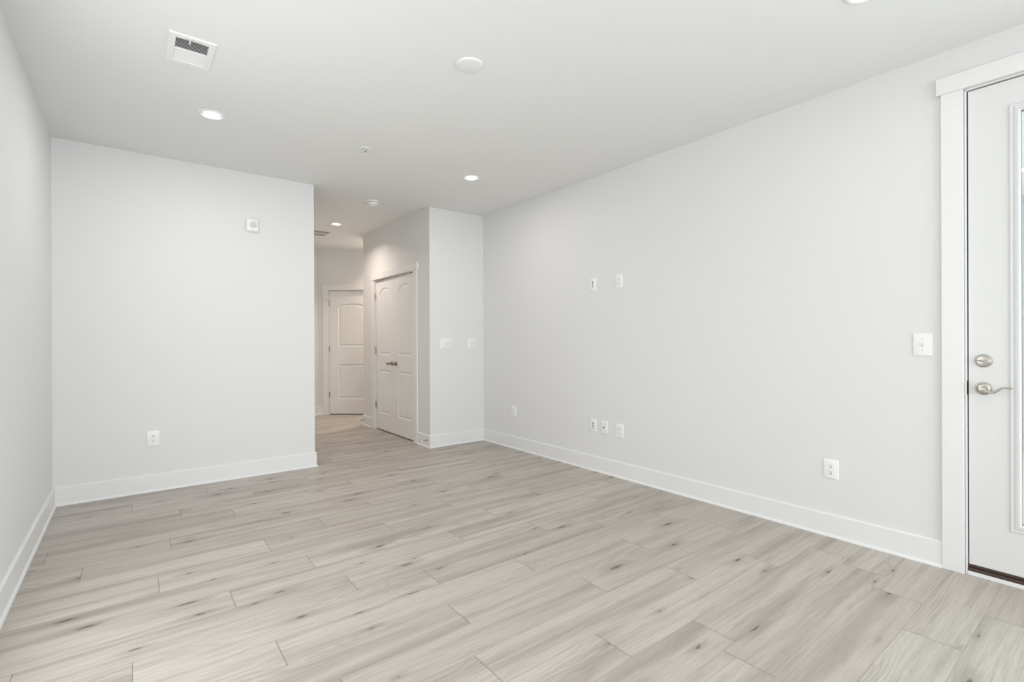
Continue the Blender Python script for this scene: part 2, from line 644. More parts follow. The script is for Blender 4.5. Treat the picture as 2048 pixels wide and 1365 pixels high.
box(bm, -0.7, 4.7, YR - T, 8.8, HT, HT + 0.05)
struct('ceiling', bm, M['ceiling'], 'flat white ceiling with recessed lights and a vent', 'ceiling')

# ------------------------------------------------------------------ baseboards
BB = [(0, 0), (0.024, 0), (0.0235, 0.006), (0.021, 0.012), (0.017, 0.016), (0.0135, 0.0175), (0.0135, 0.133),
      (0.011, 0.138), (0.006, 0.1405), (0, 0.1405)]


def baseboard(name, runs, label):
    bm = new()
    for p0, p1, n, m0, m1 in runs:
        sweep(bm, BB, p0, p1, n, m0, m1)
    return struct(name, bm, M['trim'], label, 'baseboard')


baseboard('baseboard_left', [((XL, YR, 0), (XL, YB, 0), (1, 0, 0), 0, -1)],
          'white baseboard along the left wall')
baseboard('baseboard_back', [((XL, YB, 0), (XE, YB, 0), (0, -1, 0), 1, 1),
                             ((XE, YB, 0), (XE, 7.2, 0), (1, 0, 0), -1, 0)],
          'white baseboard along the back wall, wrapping the hallway corner')
CW = 0.094                                   # casing width
baseboard('baseboard_right', [((XR, YC, 0), (XR, DY1 + CW, 0), (-1, 0, 0), 1, 0),
                              ((XR, DY0 - CW, 0), (XR, YR, 0), (-1, 0, 0), 0, -1)],
          'long white baseboard along the wall with the wall plates')
baseboard('baseboard_return', [((XC, YC, 0), (XR, YC, 0), (0, -1, 0), -1, -1)],
          'short white baseboard under the two switch plates')
baseboard('baseboard_hall_right', [((XC, KY0 - 0.098, 0), (XC, YC, 0), (-1, 0, 0), 0, 1),
                                   ((XC, YF, 0), (XC, KY1 + 0.098, 0), (-1, 0, 0), -1, 0),
                                   ((4.2, YF, 0), (XC, YF, 0), (0, 1, 0), 0, 1)],
          'white baseboard on both sides of the closet door')


def p2(s, z=0.0):
    q = DIAG0 + dd * s
    return (q.x, q.y, z)


q0, q1 = DIAG0 + lw * (LD0 - 0.10), DIAG0
baseboard('baseboard_hall_back', [(p2(0), p2(SD0 - 0.092), tuple(dn), 1, 0),
                                  (p2(SD1 + 0.092), p2(2.3), tuple(dn), 0, 0)],
          'white baseboard beside the door at the hallway end')
baseboard('baseboard_hall_left', [(tuple(q0), tuple(q1), tuple(ln), 0, -1)],
          'white baseboard on the shaded wall left of the hall door')


# ------------------------------------------------------------------ door casings (craftsman: flat legs, wider head)
def casing(name, loc, rotz, x0, x1, ztop, w, hh, label, legs=(True, True), depth=0.018, jamb=0.11):
    """local frame: x along the wall (viewer's right), -y into the room; x0..x1 is the clear opening"""
    bm = new()
    if legs[0]:
        box(bm, x0 - w, x0 - 0.006, -depth, 0, 0, ztop + 0.006, 0.0015, 1)
    if legs[1]:
        box(bm, x1 + 0.006, x1 + w, -depth, 0, 0, ztop + 0.006, 0.0015, 1)
    box(bm, x0 - w - 0.019, x1 + w + 0.019, -depth - 0.006, 0, ztop + 0.006, ztop + 0.006 + hh, 0.0015, 1)
    # jamb lining
    box(bm, x0 - 0.0015, x0 + 0.004, -0.004, jamb, 0, ztop)
    box(bm, x1 - 0.004, x1 + 0.0015, -0.004, jamb, 0, ztop)
    box(bm, x0 - 0.0015, x1 + 0.0015, -0.004, jamb, ztop - 0.004, ztop + 0.0015)
    # door stop strip behind the leaf
    box(bm, x0 + 0.004, x0 + 0.016, 0.062, 0.09, 0.0, ztop - 0.004)
    box(bm, x1 - 0.016, x1 - 0.004, 0.062, 0.09, 0.0, ztop - 0.004)
    box(bm, x0 + 0.016, x1 - 0.016, 0.062, 0.09, ztop - 0.016, ztop - 0.004)
    o = obj(name, bm, M['trim'], None, loc, rotz)
    return tag(o, label, 'door casing', kind='structure')


# patio door: local x = -(world y), origin on the wall face at y = 0
casing('trim_1', (XR, 0, 0), R(-90), -DY1, -DY0, DZ1, CW, 0.088, 'wide white casing around the patio door')
casing('trim_2', (XC, 0, 0), R(-90), -KY1, -KY0, KZ1, 0.098, 0.088, 'white casing around the double closet door')
casing('trim_3', tuple(DIAG0), -DA, SD0, SD1, SDZ, 0.090, 0.088, 'white casing around the door at the hallway end')
casing('trim_4', tuple(DIAG0), R(90) - DA, -LD1, -LD0, SDZ, 0.090, 0.088,
       'sliver of white casing behind the back wall corner')


# ------------------------------------------------------------------ moulded interior doors
def leaf_mesh(w, z0, z1, px0, px1, up_z0, up_sh, up_top, lo_z0, lo_z1, planks, t=0.035):
    """Arched two-panel plank door leaf. Local: x 0..w, front face y=0, body to y=+t."""
    bm = new()

    def quad(pts):
        bm.faces.new([bm.verts.new(p) for p in pts])

    NA = 16

    def arch_fn(sh, top):
        def fn(x):
            u = (x - px0) / (px1 - px0) * 2 - 1
            u = max(-1, min(1, u))
            return sh + (top - sh) * math.sqrt(max(0.0, 1 - abs(u) ** 2.3))
        return fn

    panels = [(up_z0, arch_fn(up_sh, up_top)), (lo_z0, lambda x: lo_z1)]
    # stiles and rails of the front
    quad([(0, 0, z0), (px0, 0, z0), (px0, 0, z1), (0, 0, z1)])
    quad([(px1, 0, z0), (w, 0, z0), (w, 0, z1), (px1, 0, z1)])
    quad([(px0, 0, z0), (px1, 0, z0), (px1, 0, lo_z0), (px0, 0, lo_z0)])
    quad([(px0, 0, lo_z1), (px1, 0, lo_z1), (px1, 0, up_z0), (px0, 0, up_z0)])
    xs_ = [px0 + (px1 - px0) * (0.5 - 0.5 * math.cos(PI * i / NA)) for i in range(NA + 1)]
    fa = panels[0][1]
    for a, b in zip(xs_[:-1], xs_[1:]):
        quad([(a, 0, fa(a)), (b, 0, fa(b)), (b, 0, z1), (a, 0, z1)])
    # back and edges
    quad([(0, t, z0), (0, t, z1), (w, t, z1), (w, t, z0)])
    for (xa, za), (xb, zb) in (((0, z0), (w, z0)), ((w, z0), (w, z1)), ((w, z1), (0, z1)), ((0, z1), (0, z0))):
        quad([(xa, 0, za), (xa, t, za), (xb, t, zb), (xb, 0, zb)])

    for pz0, fn in panels:
        def outline(d):
            pts = [(px0 + d, pz0 + d), (px1 - d, pz0 + d)]
            for i in range(NA, -1, -1):
                x = xs_[i]
                xx = px0 + d + (x - px0) / (px1 - px0) * (px1 - px0 - 2 * d)
                pts.append((xx, fn(x) - d))
            return pts
        steps = [(0.0, 0.0), (0.004, 0.004), (0.012, 0.009), (0.020, 0.0095), (0.026, 0.0085), (0.040, 0.0025)]
        loops = []
        for d, dep in steps:
            loops.append([bm.verts.new((x, dep, z)) for x, z in outline(d)])
        for A, B in zip(loops[:-1], loops[1:]):
            n = len(A)
            for i in range(n):
                bm.faces.new((A[i], A[(i + 1) % n], B[(i + 1) % n], B[i]))
        # plank field with V grooves
        D = 0.040
        fx0, fx1 = px0 + D, px1 - D
        cols = {fx0: 0.0025, fx1: 0.0025}
        for i in range(1, planks):
            gx = fx0 + (fx1 - fx0) * i / planks
            cols[gx - 0.0045] = 0.0025
            cols[gx - 0.001] = 0.0065
            cols[gx + 0.001] = 0.0065
            cols[gx + 0.0045] = 0.0025
        for i in range(1, 24):
            x = fx0 + (fx1 - fx0) * i / 24
            if all(abs(x - c) > 0.006 for c in cols):
                cols[x] = 0.0025
        ks = sorted(cols)

        def top(x):
            xo = px0 + (x - fx0) / (fx1 - fx0) * (px1 - px0)
            return fn(xo) - D
        for a, b in zip(ks[:-1], ks[1:]):
            quad([(a, cols[a], pz0 + D), (b, cols[b], pz0 + D), (b, cols[b], top(b)), (a, cols[a], top(a))])
    bmesh.ops.remove_doubles(bm, verts=bm.verts[:], dist=2e-5)
    return bm


def hinge_mesh(h=0.089):
    bm = new()
    box(bm, -0.012, 0.012, -0.0015, 0.001, -h / 2, h / 2)
    for i in range(5):
        z = -h / 2 + h * i / 5
        lathe(bm, [(0, z + .0005), (0.0065, z + .0005), (0.0065, z + h / 5 - .0005), (0, z + h / 5 - .0005)], 14, cen=(0, -0.005, 0))
    lathe(bm, [(0, h / 2), (0.0045, h / 2), (0.0045, h / 2 + .003), (0, h / 2 + .004)], 12, cen=(0, -0.005, 0))
    lathe(bm, [(0, -h / 2), (0.0045, -h / 2), (0.0045, -h / 2 - .003), (0, -h / 2 - .004)], 12, cen=(0, -0.005, 0))
    return bm


def lever_parts(parent, mat, x, z, sgn, length=0.105, rr=0.033, y=0.0):
    """lever handle as one part with rosette and lever sub-parts; sgn: which way the lever points"""
    bm = new()
    lathe(bm, [(0.0125, 0), (0.0125, -0.020), (0.0105, -0.030), (0.012, -0.040), (0.012, -0.058), (0.009, -0.0615), (0, -0.0625)], 28, 'Y')
    n = 18
    pts, rad = [], []
    for i in range(n + 1):
        u = i / n
        pts.append((sgn * (length * u), -0.050 - 0.004 * math.sin(PI * u), -0.0150 * math.sin(PI * min(1, u * 1.55)) + 0.011 * math.sin(PI * max(0, u - 0.40) / 0.85)))
        rad.append(0.0105 - 0.0068 * u ** 0.6)
    tube(bm, pts, rad, 14, 1.25)
    lv = obj('lever_handle', bm, mat, parent, (x, y, z), smooth=35)
    bm = new()
    lathe(bm, [(rr, 0), (rr, -0.003), (rr * 0.96, -0.0052), (rr * 0.84, -0.0062), (rr * 0.80, -0.0085), (rr * 0.66, -0.0105),
               (rr * 0.60, -0.0125), (rr * 0.42, -0.0140), (rr * 0.36, -0.0140)], 40, 'Y')
    obj('rosette', bm, mat, lv, smooth=25)
    bm = new()
    lathe(bm, [(0.0055, -0.0622), (0.0055, -0.0640), (0.0045, -0.0648), (0, -0.0648)], 18, 'Y')
    box(bm, -0.0008, 0.0008, -0.0652, -0.0640, -0.0035, 0.0035)
    obj('turn_button', bm, mat, lv, smooth=30)
    return lv


# double closet door: local x = -(world y)
d2 = thing('door_2', 'pair of white arched-panel closet doors with lever handles', 'door', (XC, 0, 0), R(-90), kind='structure')
gap = 0.003
lw_ = (KY1 - KY0 - 0.008 - 3 * gap) / 2
for i in (0, 1):
    x0 = -KY1 + 0.004 + gap + i * (lw_ + gap)
    bm = leaf_mesh(lw_, 0.014, KZ1 - 0.011, 0.112, lw_ - 0.112, 1.030, 1.820, 1.937, 0.236, 0.832, 5)
    lf = obj('leaf', bm, M['door'], d2, (x0, 0.012, 0))
    hx = x0 - 0.0015 if i == 0 else x0 + lw_ + 0.0015
    for hz in (1.830, 1.088, 0.342):
        obj('hinge', hinge_mesh(), M['hinge'], d2, (hx, 0.006, hz), smooth=35)
    if i == 0:
        lever_parts(d2, M['bronze'], x0 + lw_ - 0.060, 0.925, -1, 0.098, 0.032, 0.012)
    else:
        lever_parts(d2, M['bronze'], x0 + 0.060, 0.925, 1, 0.098, 0.032, 0.012)
for s_ in (-1, 1):
    bm = new()
    box(bm, (-KY1 - KY0) / 2 + s_ * 0.05 - 0.016, (-KY1 - KY0) / 2 + s_ * 0.05 + 0.016, 0.014, 0.040, KZ1 - 0.0105, KZ1 - 0.0045)
    obj('ball_catch', bm, M['bronze'], d2)

# door at the hallway end
d3 = thing('door_3', 'white arched two-panel door at the hallway end', 'door', tuple(DIAG0), -DA, kind='structure')
w3 = SD1 - SD0 - 0.014
bm = leaf_mesh(w3, 0.016, SDZ - 0.009, 0.150, w3 - 0.150, 1.130, 1.765, 1.845, 0.262, 0.838, 6)
obj('leaf', bm, M['door'], d3, (SD0 + 0.007, 0.012, 0))
for hz in (1.845, 1.094, 0.335):
    obj('hinge', hinge_mesh(), M['hinge'], d3, (SD0 + 0.0055, 0.006, hz), smooth=35)
bm = new()
tube(bm, [(SD0 + 0.004, -0.004, 1.893), (SD0 - 0.020, -0.024, 1.893), (SD0 - 0.034, -0.026, 1.893)], 0.0035, 10)
lathe(bm, [(0, 0), (0.007, 0), (0.007, -0.006), (0, -0.007)], 14, 'X', (SD0 - 0.034, -0.026, 1.893))
obj('hinge_pin_stop', bm, M['hinge'], d3, smooth=35)
lever_parts(d3, M['bronze'], SD1 - 0.07, 0.925, -1, 0.098, 0.032, 0.012)

# door in the left side of the hallway, mostly hidden by the back wall
d4 = thing('door_4', 'white panelled side door hidden behind the end of the back wall', 'door', tuple(DIAG0), R(90) - DA, kind='structure')
bm = leaf_mesh(w3 - 0.003, 0.006, SDZ - 0.009, 0.150, w3 - 0.153, 1.130, 1.765, 1.845, 0.262, 0.838, 6)
obj('leaf', bm, M['door'], d4, (-LD1 + 0.007, 0.012, 0))
lever_parts(d4, M['bronze'], -LD1 + 0.07, 0.925, 1, 0.098, 0.032, 0.012)

# ------------------------------------------------------------------ patio door (right wall)
d1 = thing('door_1', 'white patio door with a tall glass lite and nickel hardware', 'door', (XR, 0, 0), R(-90), kind='structure')
LX0, LX1, LZ0, LZ1 = -0.5655, 0.348, 0.055, 2.492     # leaf
GX0, GX1, GZ0, GZ1 = -0.3745, 0.156, 0.306, 2.328      # glass
LY = 0.006
bm = new()
t1 = 0.044
box(bm, LX0, GX0 - 0.02, LY, LY + t1, LZ0, LZ1)
box(bm, GX1 + 0.02, LX1, LY, LY + t1, LZ0, LZ1)
box(bm, GX0 - 0.02, GX1 + 0.02, LY, LY + t1, LZ0, GZ0 - 0.02)
box(bm, GX0 - 0.02, GX1 + 0.02, LY, LY + t1, GZ1 + 0.02, LZ1)
obj('leaf', bm, M['extdoor'], d1)
# moulded frame around the glass: a swept profile with mitred corners
bm = new()
prof = [(0.040, 0.0), (0.040, -0.003), (0.037, -0.0065), (0.033, -0.0065), (0.031, -0.004), (0.027, -0.0045), (0.020, -0.0085),
        (0.012, -0.0105), (0.007, -0.0105), (0.0055, -0.006), (0.0, -0.003), (0.0, 0.008), (0.010, 0.008)]
loops = []
for o_, dp in prof:
    loops.append([bm.verts.new((x, LY + dp, z)) for x, z in
                  ((GX0 - o_, GZ0 - o_), (GX1 + o_, GZ0 - o_), (GX1 + o_, GZ1 + o_), (GX0 - o_, GZ1 + o_))])
for A, B in zip(loops[:-1], loops[1:]):
    for i in range(4):
        bm.faces.new((A[i], A[(i + 1) % 4], B[(i + 1) % 4], B[i]))
lfm = obj('lite_frame', bm, M['extdoor'], d1)
for z in (GZ1 + 0.024, GZ0 - 0.024):
    for x in (GX0 + 0.02, GX1 - 0.02):
        bm = new()
        lathe(bm, [(0.004, LY - 0.0065), (0.004, LY - 0.0085), (0, LY - 0.009)], 12, 'Y', (x, 0, z))
        obj('screw_cap', bm, M['plastic_grey'], lfm)
bm = new()
box(bm, GX0 - 0.012, GX1 + 0.012, LY + 0.0085, LY + 0.0125, GZ0 - 0.012, GZ1 + 0.012)
obj('glass_pane', bm, M['glass'], d1)
# dark spacer of the sealed unit
bm = new()
for a, b_, c_, d_ in ((GX0 - .008, GX0 + .0008, GZ0, GZ1), (GX1 - .0008, GX1 + .008, GZ0, GZ1), (GX0, GX1, GZ0 - .008, GZ0 + .003), (GX0, GX1, GZ1 - .003, GZ1 + .008)):
    box(bm, a, b_, LY + 0.013, LY + 0.022, c_, d_)
obj('glass_spacer', bm, M['plastic_grey'], d1)
# outer stop bead
bm = new()
for a, b_, c_, d_ in ((GX0 - .034, GX0 - .008, GZ0 - .034, GZ1 + .034), (GX1 + .008, GX1 + .034, GZ0 - .034, GZ1 + .034), (GX0 - .008, GX1 + .008, GZ0 - .034, GZ0 - .008), (GX0 - .008, GX1 + .008, GZ1 + .008, GZ1 + .034)):
    box(bm, a, b_, LY + 0.044, LY + 0.054, c_, d_)
obj('glazing_bead', bm, M['extdoor'], d1)
# weatherstrip in the gap
bm = new()
box(bm, -DY1 + 0.0045, LX0 - 0.0005, LY + 0.020, LY + 0.034, 0.10, DZ1 - 0.004)
box(bm, LX0, LX1, LY + 0.020, LY + 0.034, LZ1 + 0.0005, DZ1 - 0.0045)
obj('weatherstrip', bm, M['seal'], d1)
# threshold: white riser, bronze sill, dark sweep
bm = new()
box(bm, -DY1 + 0.0045, -DY0 - 0.0045, -0.008, 0.10, 0.0, 0.020, 0.002, 1)
obj('sill_riser', bm, M['trim'], d1)
bm = new()
box(bm, -DY1 + 0.0045, -DY0 - 0.0045, -0.002, 0.10, 0.0205, 0.037, 0.002, 1)
box(bm, -DY1 + 0.0045, -DY0 - 0.0045, 0.012, 0.10, 0.0375, 0.043)
box(bm, -DY1 + 0.0045, -DY0 - 0.0045, 0.004, 0.012, 0.043, 0.0535, 0.001, 1)
obj('threshold_sill', bm, M['brown'], d1)
# deadbolt with thumb turn
bm = new()
lathe(bm, [(0.0335, 0), (0.0335, -0.004), (0.0315, -0.007), (0.0285, -0.008), (0.027, -0.011), (0.0235, -0.0145), (0.012, -0.0165), (0, -0.017)], 44, 'Y')
db = obj('deadbolt', bm, M['nickel'], d1, (-0.509, LY, 1.105), smooth=25)
bm = new()
n = 14
pts = [((i / n - 0.5) * 0.046, -0.020 - 0.006 * math.sin(PI * i / n), 0.002 * math.sin(2 * PI * i / n)) for i in range(n + 1)]
tube(bm, pts, [0.0018 + 0.0042 * math.sin(PI * i / n) for i in range(n + 1)], 14, 1.4)
obj('thumb_turn', bm, M['nickel'], db, smooth=35)
lever_parts(d1, M['nickel'], -0.509, 0.965, 1, 0.108, 0.0335, LY)
# strike plate on the jamb
bm = new()
box(bm, -DY1 - 0.0065, -DY1 + 0.0050, -0.0052, 0.020, 0.925, 1.003, 0.0008, 1)
sp_ = obj('strike_plate', bm, M['nickel'], d1)
bm = new()
box(bm, -DY1 + 0.0040, -DY1 + 0.0056, -0.0060, 0.006, 0.930, 0.998)
obj('strike_slot', bm, M['slot'], sp_)
for hz in (2.25, 1.3, 0.3):
    obj('hinge', hinge_mesh(0.1), M['hinge'], d1, (LX1 + 0.003, 0.0, hz), smooth=35)


# ------------------------------------------------------------------ wall plates (local: -y into the room)
def plate_bm(w, h, t=0.0062):
    bm = new()
    a, b = w / 2, h / 2
    rows = [(0, 0.0), (0.0, -0.0025), (0.0016, -0.0048), (0.0045, -t)]
    loops = []
    for ins, y in rows:
        pts = []
        rc = max(0.0035 - ins * 0.3, 0.0015)
        for cx, cz, a0 in ((a - ins - rc, -(b - ins - rc), -90), (a - ins - rc, b - ins - rc, 0), (-(a - ins - rc), b - ins - rc, 90), (-(a - ins - rc), -(b - ins - rc), 180)):
            for k in range(5):
                an = R(a0 + 90 * k / 4)
                pts.append(bm.verts.new((cx + rc * math.cos(an), y, cz + rc * math.sin(an))))
        loops.append(pts)
    n = len(loops[0])
    for A, B in zip(loops[:-1], loops[1:]):
        for i in range(n):
            bm.faces.new((A[i], A[(i + 1) % n], B[(i + 1) % n], B[i]))
    bm.faces.new(loops[-1])
    bm.faces.new(loops[0][::-1])
    return bm


def screw(bm, x, z, t=0.0062):
    lathe(bm, [(0.0032, -t), (0.0030, -t - 0.0008), (0.0012, -t - 0.0013), (0, -t - 0.0013)], 14, 'Y', (x, 0, z))


def duplex(loc, rotz, label, w=0.083, h=0.121, group='duplex outlets'):
    r = thing('wall_outlet', label, 'outlet', loc, rotz, group)
    obj('plate', plate_bm(w, h), M['plastic'], r, smooth=30)
    for s in (1, -1):
        z = s * 0.0195
        bm = new()
        # rounded receptacle face with flat top and bottom
        pts = []
        for k in range(32):
            an = 2 * PI * k / 32
            pts.append((0.0172 * math.cos(an), max(-0.0142, min(0.0142, 0.0172 * math.sin(an)))))
        v0 = [bm.verts.new((x, -0.0064, z + q)) for x, q in pts]
        v1 = [bm.verts.new((x * 0.985, -0.0078, z + q * 0.985)) for x, q in pts]
        for i in range(32):
            bm.faces.new((v0[i], v0[(i + 1) % 32], v1[(i + 1) % 32], v1[i]))
        bm.faces.new(v1)
        fc = obj('receptacle', bm, M['plastic'], r)
        for xa, xb, za, zb in ((-0.0077, -0.0051, -0.0005, 0.0085), (0.0049, 0.0073, 0.0005, 0.0078)):
            bm = new()
            box(bm, xa, xb, -0.00805, -0.0076, z + za, z + zb)
            obj('blade_slot', bm, M['slot_soft'], fc)
        bm = new()
        lathe(bm, [(0.0032, -0.0076), (0.0032, -0.00808), (0, -0.00808)], 16, 'Y', (0, 0, z - 0.0072))
        obj('ground_hole', bm, M['slot'], fc)
    bm = new()
    screw(bm, 0, 0)
    obj('screw', bm, M['plastic'], r, smooth=30)
    return r


RW = R(-90)     # things on the right wall
o_first = duplex((XR, 1.197, 0.415), RW, 'white duplex outlet low on the wall, closest to the patio door')
dup(o_first, (XR, 2.859, 0.414), RW, 'white duplex outlet at the patio-door end of the low row of three plates')
dup(o_first, (XR, 2.861, 1.739), RW, 'white duplex outlet mounted high, beside the high slotted plate')
dup(o_first, (XR, 4.386, 0.418), RW, 'white duplex outlet low near the room corner, alone on the long wall')
duplex((0.136, YB, 0.430), 0, 'white duplex outlet low on the back wall left of the hallway', 0.086, 0.126)


def jack_plate(loc, rotz, label):
    r = thing('media_wall_plate', label, 'wall plate', loc, rotz, 'media plates')
    obj('plate', plate_bm(0.076, 0.122), M['plastic'], r, smooth=30)
    bm = new()
    box(bm, -0.0165, 0.0165, -0.0078, -0.006, -0.0335, 0.0335, 0.0008, 1)
    ins = obj('insert', bm, M['plastic'], r)
    for z, hh in ((0.021, 0.0062), (0.0, 0.0062), (-0.021, 0.0045)):
        bm = new()
        box(bm, -0.0085, 0.0045, -0.0083, -0.0076, z - hh, z + hh, 0.0004, 1)
        obj('jack', bm, M['slot'], ins)
    for z in (0.048, -0.048):
        bm = new()
        screw(bm, 0, z)
        obj('screw', bm, M['plastic'], r, smooth=30)
    return r


jp = jack_plate((XR, 3.170, 1.739), RW, 'white plate with three dark jacks mounted high on the wall')
dup(jp, (XR, 3.170, 0.420), RW, 'white plate with three dark jacks low on the wall')

r = thing('cable_wall_plate', 'small white plate with one dark jack between the low jack plate and outlet', 'wall plate', (XR, 3.038, 0.420), RW)
obj('plate', plate_bm(0.072, 0.116, 0.008), M['plastic'], r, smooth=30)
bm = new()
box(bm, -0.023, 0.023, -0.0092, -0.0078, -0.044, 0.044, 0.0006, 1)
ins = obj('insert', bm, M['trim'], r)
bm = new()
lathe(bm, [(0.0085, -0.009), (0.0085, -0.0115), (0.007, -0.0115)], 20, 'Y')
cx_ = obj('jack_collar', bm, M['plastic_grey'], ins)
bm = new()
lathe(bm, [(0.0068, -0.0085), (0.0068, -0.0102), (0, -0.0102)], 20, 'Y')
obj('jack', bm, M['slot'], ins)


def switch_plate(loc, rotz, w, xs_, label, h=0.123):
    r = thing('light_switch', label, 'light switch', loc, rotz)
    obj('plate', plate_bm(w, h), M['plastic'], r, smooth=30)
    for x in xs_:
        bm = new()
        box(bm, x - 0.0052, x + 0.0052, -0.0068, -0.0055, -0.0122, 0.0122)
        bz = obj('toggle_slot', bm, M['plastic_grey'], r)
        bm = new()
        # tilted paddle
        v = [(-0.0040, -0.006, -0.0095), (0.0040, -0.006, -0.0095), (0.0040, -0.006, 0.0095), (-0.0040, -0.006, 0.0095),
             (-0.0034, -0.0185, 0.0035), (0.0034, -0.0185, 0.0035), (0.0034, -0.0165, 0.0100), (-0.0034, -0.0165, 0.0100)]
        vs = [bm.verts.new((x + a, b, c)) for a, b, c in v]
        for f in ((0, 1, 5, 4), (1, 2, 6, 5), (2, 3, 7, 6), (3, 0, 4, 7), (4, 5, 6, 7)):
            bm.faces.new([vs[i] for i in f])
        obj('toggle', bm, M['plastic'], r)
        for z in (0.030, -0.030):
            bm = new()
            screw(bm, x, z)
            obj('screw', bm, M['plastic_grey'], r, smooth=30)
    return r


switch_plate((XR, 0.751, 1.186), RW, 0.084, [0], 'single white toggle switch beside the patio door casing')
switch_plate((2.895, YC, 1.188), 0, 0.162, [-0.046, 0, 0.046], 'white triple toggle switch plate on the narrow wall return')
switch_plate((3.247, YC, 1.186), 0, 0.115, [-0.023, 0.023], 'white double toggle switch plate next to the room corner')

# ------------------------------------------------------------------ alarm sounder on the back wall
r = thing('wall_alarm', 'white alarm sounder with a round grey grille high on the back wall', 'alarm', (0.866, YB, 2.271))
bm = new()
box(bm, -0.056, 0.056, -0.016, 0, -0.064, 0.064, 0.007, 3)
box(bm, -0.050, 0.050, -0.032, -0.012, -0.058, 0.058, 0.012, 3)
obj('body', bm, M['plastic'], r, smooth=35)
bm = new()
lathe(bm, [(0.029, -0.0310), (0.029, -0.0335), (0.0265, -0.0335)], 36, 'Y', (0.006, 0, 0.0))
for rr in (0.023, 0.017, 0.011, 0.005):
    lathe(bm, [(rr, -0.0312), (rr, -0.0334), (rr - 0.0028, -0.0334), (rr - 0.0028, -0.0312)], 36, 'Y', (0.006, 0, 0.0))
gr = obj('speaker_grille', bm, M['plastic_grey'], r, smooth=30)
bm = new()
lathe(bm, [(0.028, -0.0318), (0, -0.0318)], 36, 'Y', (0.006, 0, 0.0))
obj('grille_backing', bm, M['plastic_grey'], gr)
bm = new()
lathe(bm, [(0.004, -0.031), (0.004, -0.0332), (0, -0.0336)], 14, 'Y', (0.006, 0, -0.048))
obj('indicator_lens', bm, M['plastic_grey'], r, smooth=30)


# ------------------------------------------------------------------ recessed ceiling lights
def can(loc, label, power, col, spread=R(178)):
    r = thing('recessed_ceiling_light', label, 'ceiling light', (loc[0], loc[1], H), 0, 'recessed ceiling lights')
    bm = new()
    lathe(bm, [(0.079, 0), (0.0785, -0.0035), (0.075, -0.0058), (0.066, -0.0062), (0.060, -0.0045), (0.056, 0.002), (0.049, 0.0045), (0.0485, 0.012), (0.047, 0.040), (0, 0.040)], 48)
    obj('trim_ring', bm, M['plastic'], r, smooth=35)
    bm = new()
    lathe(bm, [(0.0478, 0.013), (0.044, 0.0105), (0.028, 0.008), (0, 0.007)], 40)
    obj('lens', bm, M['lens'], r, smooth=60)
    lo = area('bulb', (0, 0, -0.008), (0, 0, 0), 0.09, 0.09, power, col, 'DISK', spread)
    lo.parent = r
    return r


can(CANS[0], 'lit recessed ceiling light beyond the supply vent, towards the left wall', CAN_POWER, CAN_COL)
can(CANS[1], 'lit recessed ceiling light in front of the narrow wall return', CAN_POWER * 0.72, CAN_COL)
can(CANS[2], 'lit recessed ceiling light in the hallway near its vent', HALL_POWER, HALL_COL, R(142))
can(CANS[3], 'recessed ceiling light cut by the top edge, nearest the patio door', NEAR_POWER, CAN_COL)
can(CANS[4], 'recessed ceiling light overhead near the left wall', NEAR_POWER, CAN_COL)

can(CANS[5], 'recessed ceiling light round the corner of the hallway, beyond the closet wall', HALL2_POWER, HALL2_COL, R(120))

# ------------------------------------------------------------------ ceiling supply vent
r = thing('ceiling_vent', 'white louvred supply vent in the ceiling near the left wall', 'vent', (VENT[0], VENT[1], H))
bm = new()
ox, oy, ix, iy = 0.102, 0.155, 0.0705, 0.1185
rows = [(0.0, 0.0), (0.0, -0.003), (0.004, -0.007)]
loops = []
for ins, z in rows:
    loops.append([bm.verts.new((sx * (ox - ins), sy * (oy - ins), z)) for sx, sy in ((-1, -1), (1, -1), (1, 1), (-1, 1))])
for (hx, hy), z in (((ix + 0.003, iy + 0.003), -0.0075), ((ix, iy), -0.005), ((ix, iy), 0.03)):
    loops.append([bm.verts.new((sx * hx, sy * hy, z)) for sx, sy in ((-1, -1), (1, -1), (1, 1), (-1, 1))])
for A, B in zip(loops[:-1], loops[1:]):
    for i in range(4):
        bm.faces.new((A[i], A[(i + 1) % 4], B[(i + 1) % 4], B[i]))
box(bm, -ix, ix, -0.005, 0.005, -0.006, 0.006)
obj('frame', bm, M['plastic'], r)
NSL = 9
for bank, y0, y1 in ((0, -iy, -0.005), (1, 0.005, iy)):
    for i in range(NSL):
        yc = y0 + (i + 0.5) * (y1 - y0) / NSL
        bm = new()
        tilt = R(30) if bank == 0 else R(-40)
        hw, ht = (0.0058 if bank == 0 else 0.0078), 0.0006
        c, s = math.cos(tilt), math.sin(tilt)
        pts = []
        for x in (-ix, ix):
            for a, b in ((-hw, -ht), (hw, -ht), (hw, ht), (-hw, ht)):
                pts.append(bm.verts.new((x, yc + a * c - b * s, 0.001 + a * s + b * c)))
        for f in ((0, 1, 2, 3), (7, 6, 5, 4), (0, 4, 5, 1), (1, 5, 6, 2), (2, 6, 7, 3), (3, 7, 4, 0)):
            bm.faces.new([pts[k] for k in f])
        obj('louvre_blade', bm, M['plastic'], r)
bm = new()
box(bm, -0.0705, 0.0705, -0.1185, 0.1185, 0.055, 0.06)
for a, b, c, d in ((-.0715, -.0705, -.1195, .1195), (.0705, .0715, -.1195, .1195), (-.0715, .0715, -.1195, -.1185), (-.0715, .0715, .1185, .1195)):
    box(bm, a, b, c, d, 0.031, 0.06)
obj('duct_boot', bm, M['black'], r)
bm = new()
tube(bm, [(-0.012, -iy - 0.001, -0.006), (-0.012, -iy + 0.004, -0.010), (-0.012, -iy + 0.024, -0.0105)], 0.0032, 10)
obj('damper_lever', bm, M['plastic'], r, smooth=35)
bm = new()
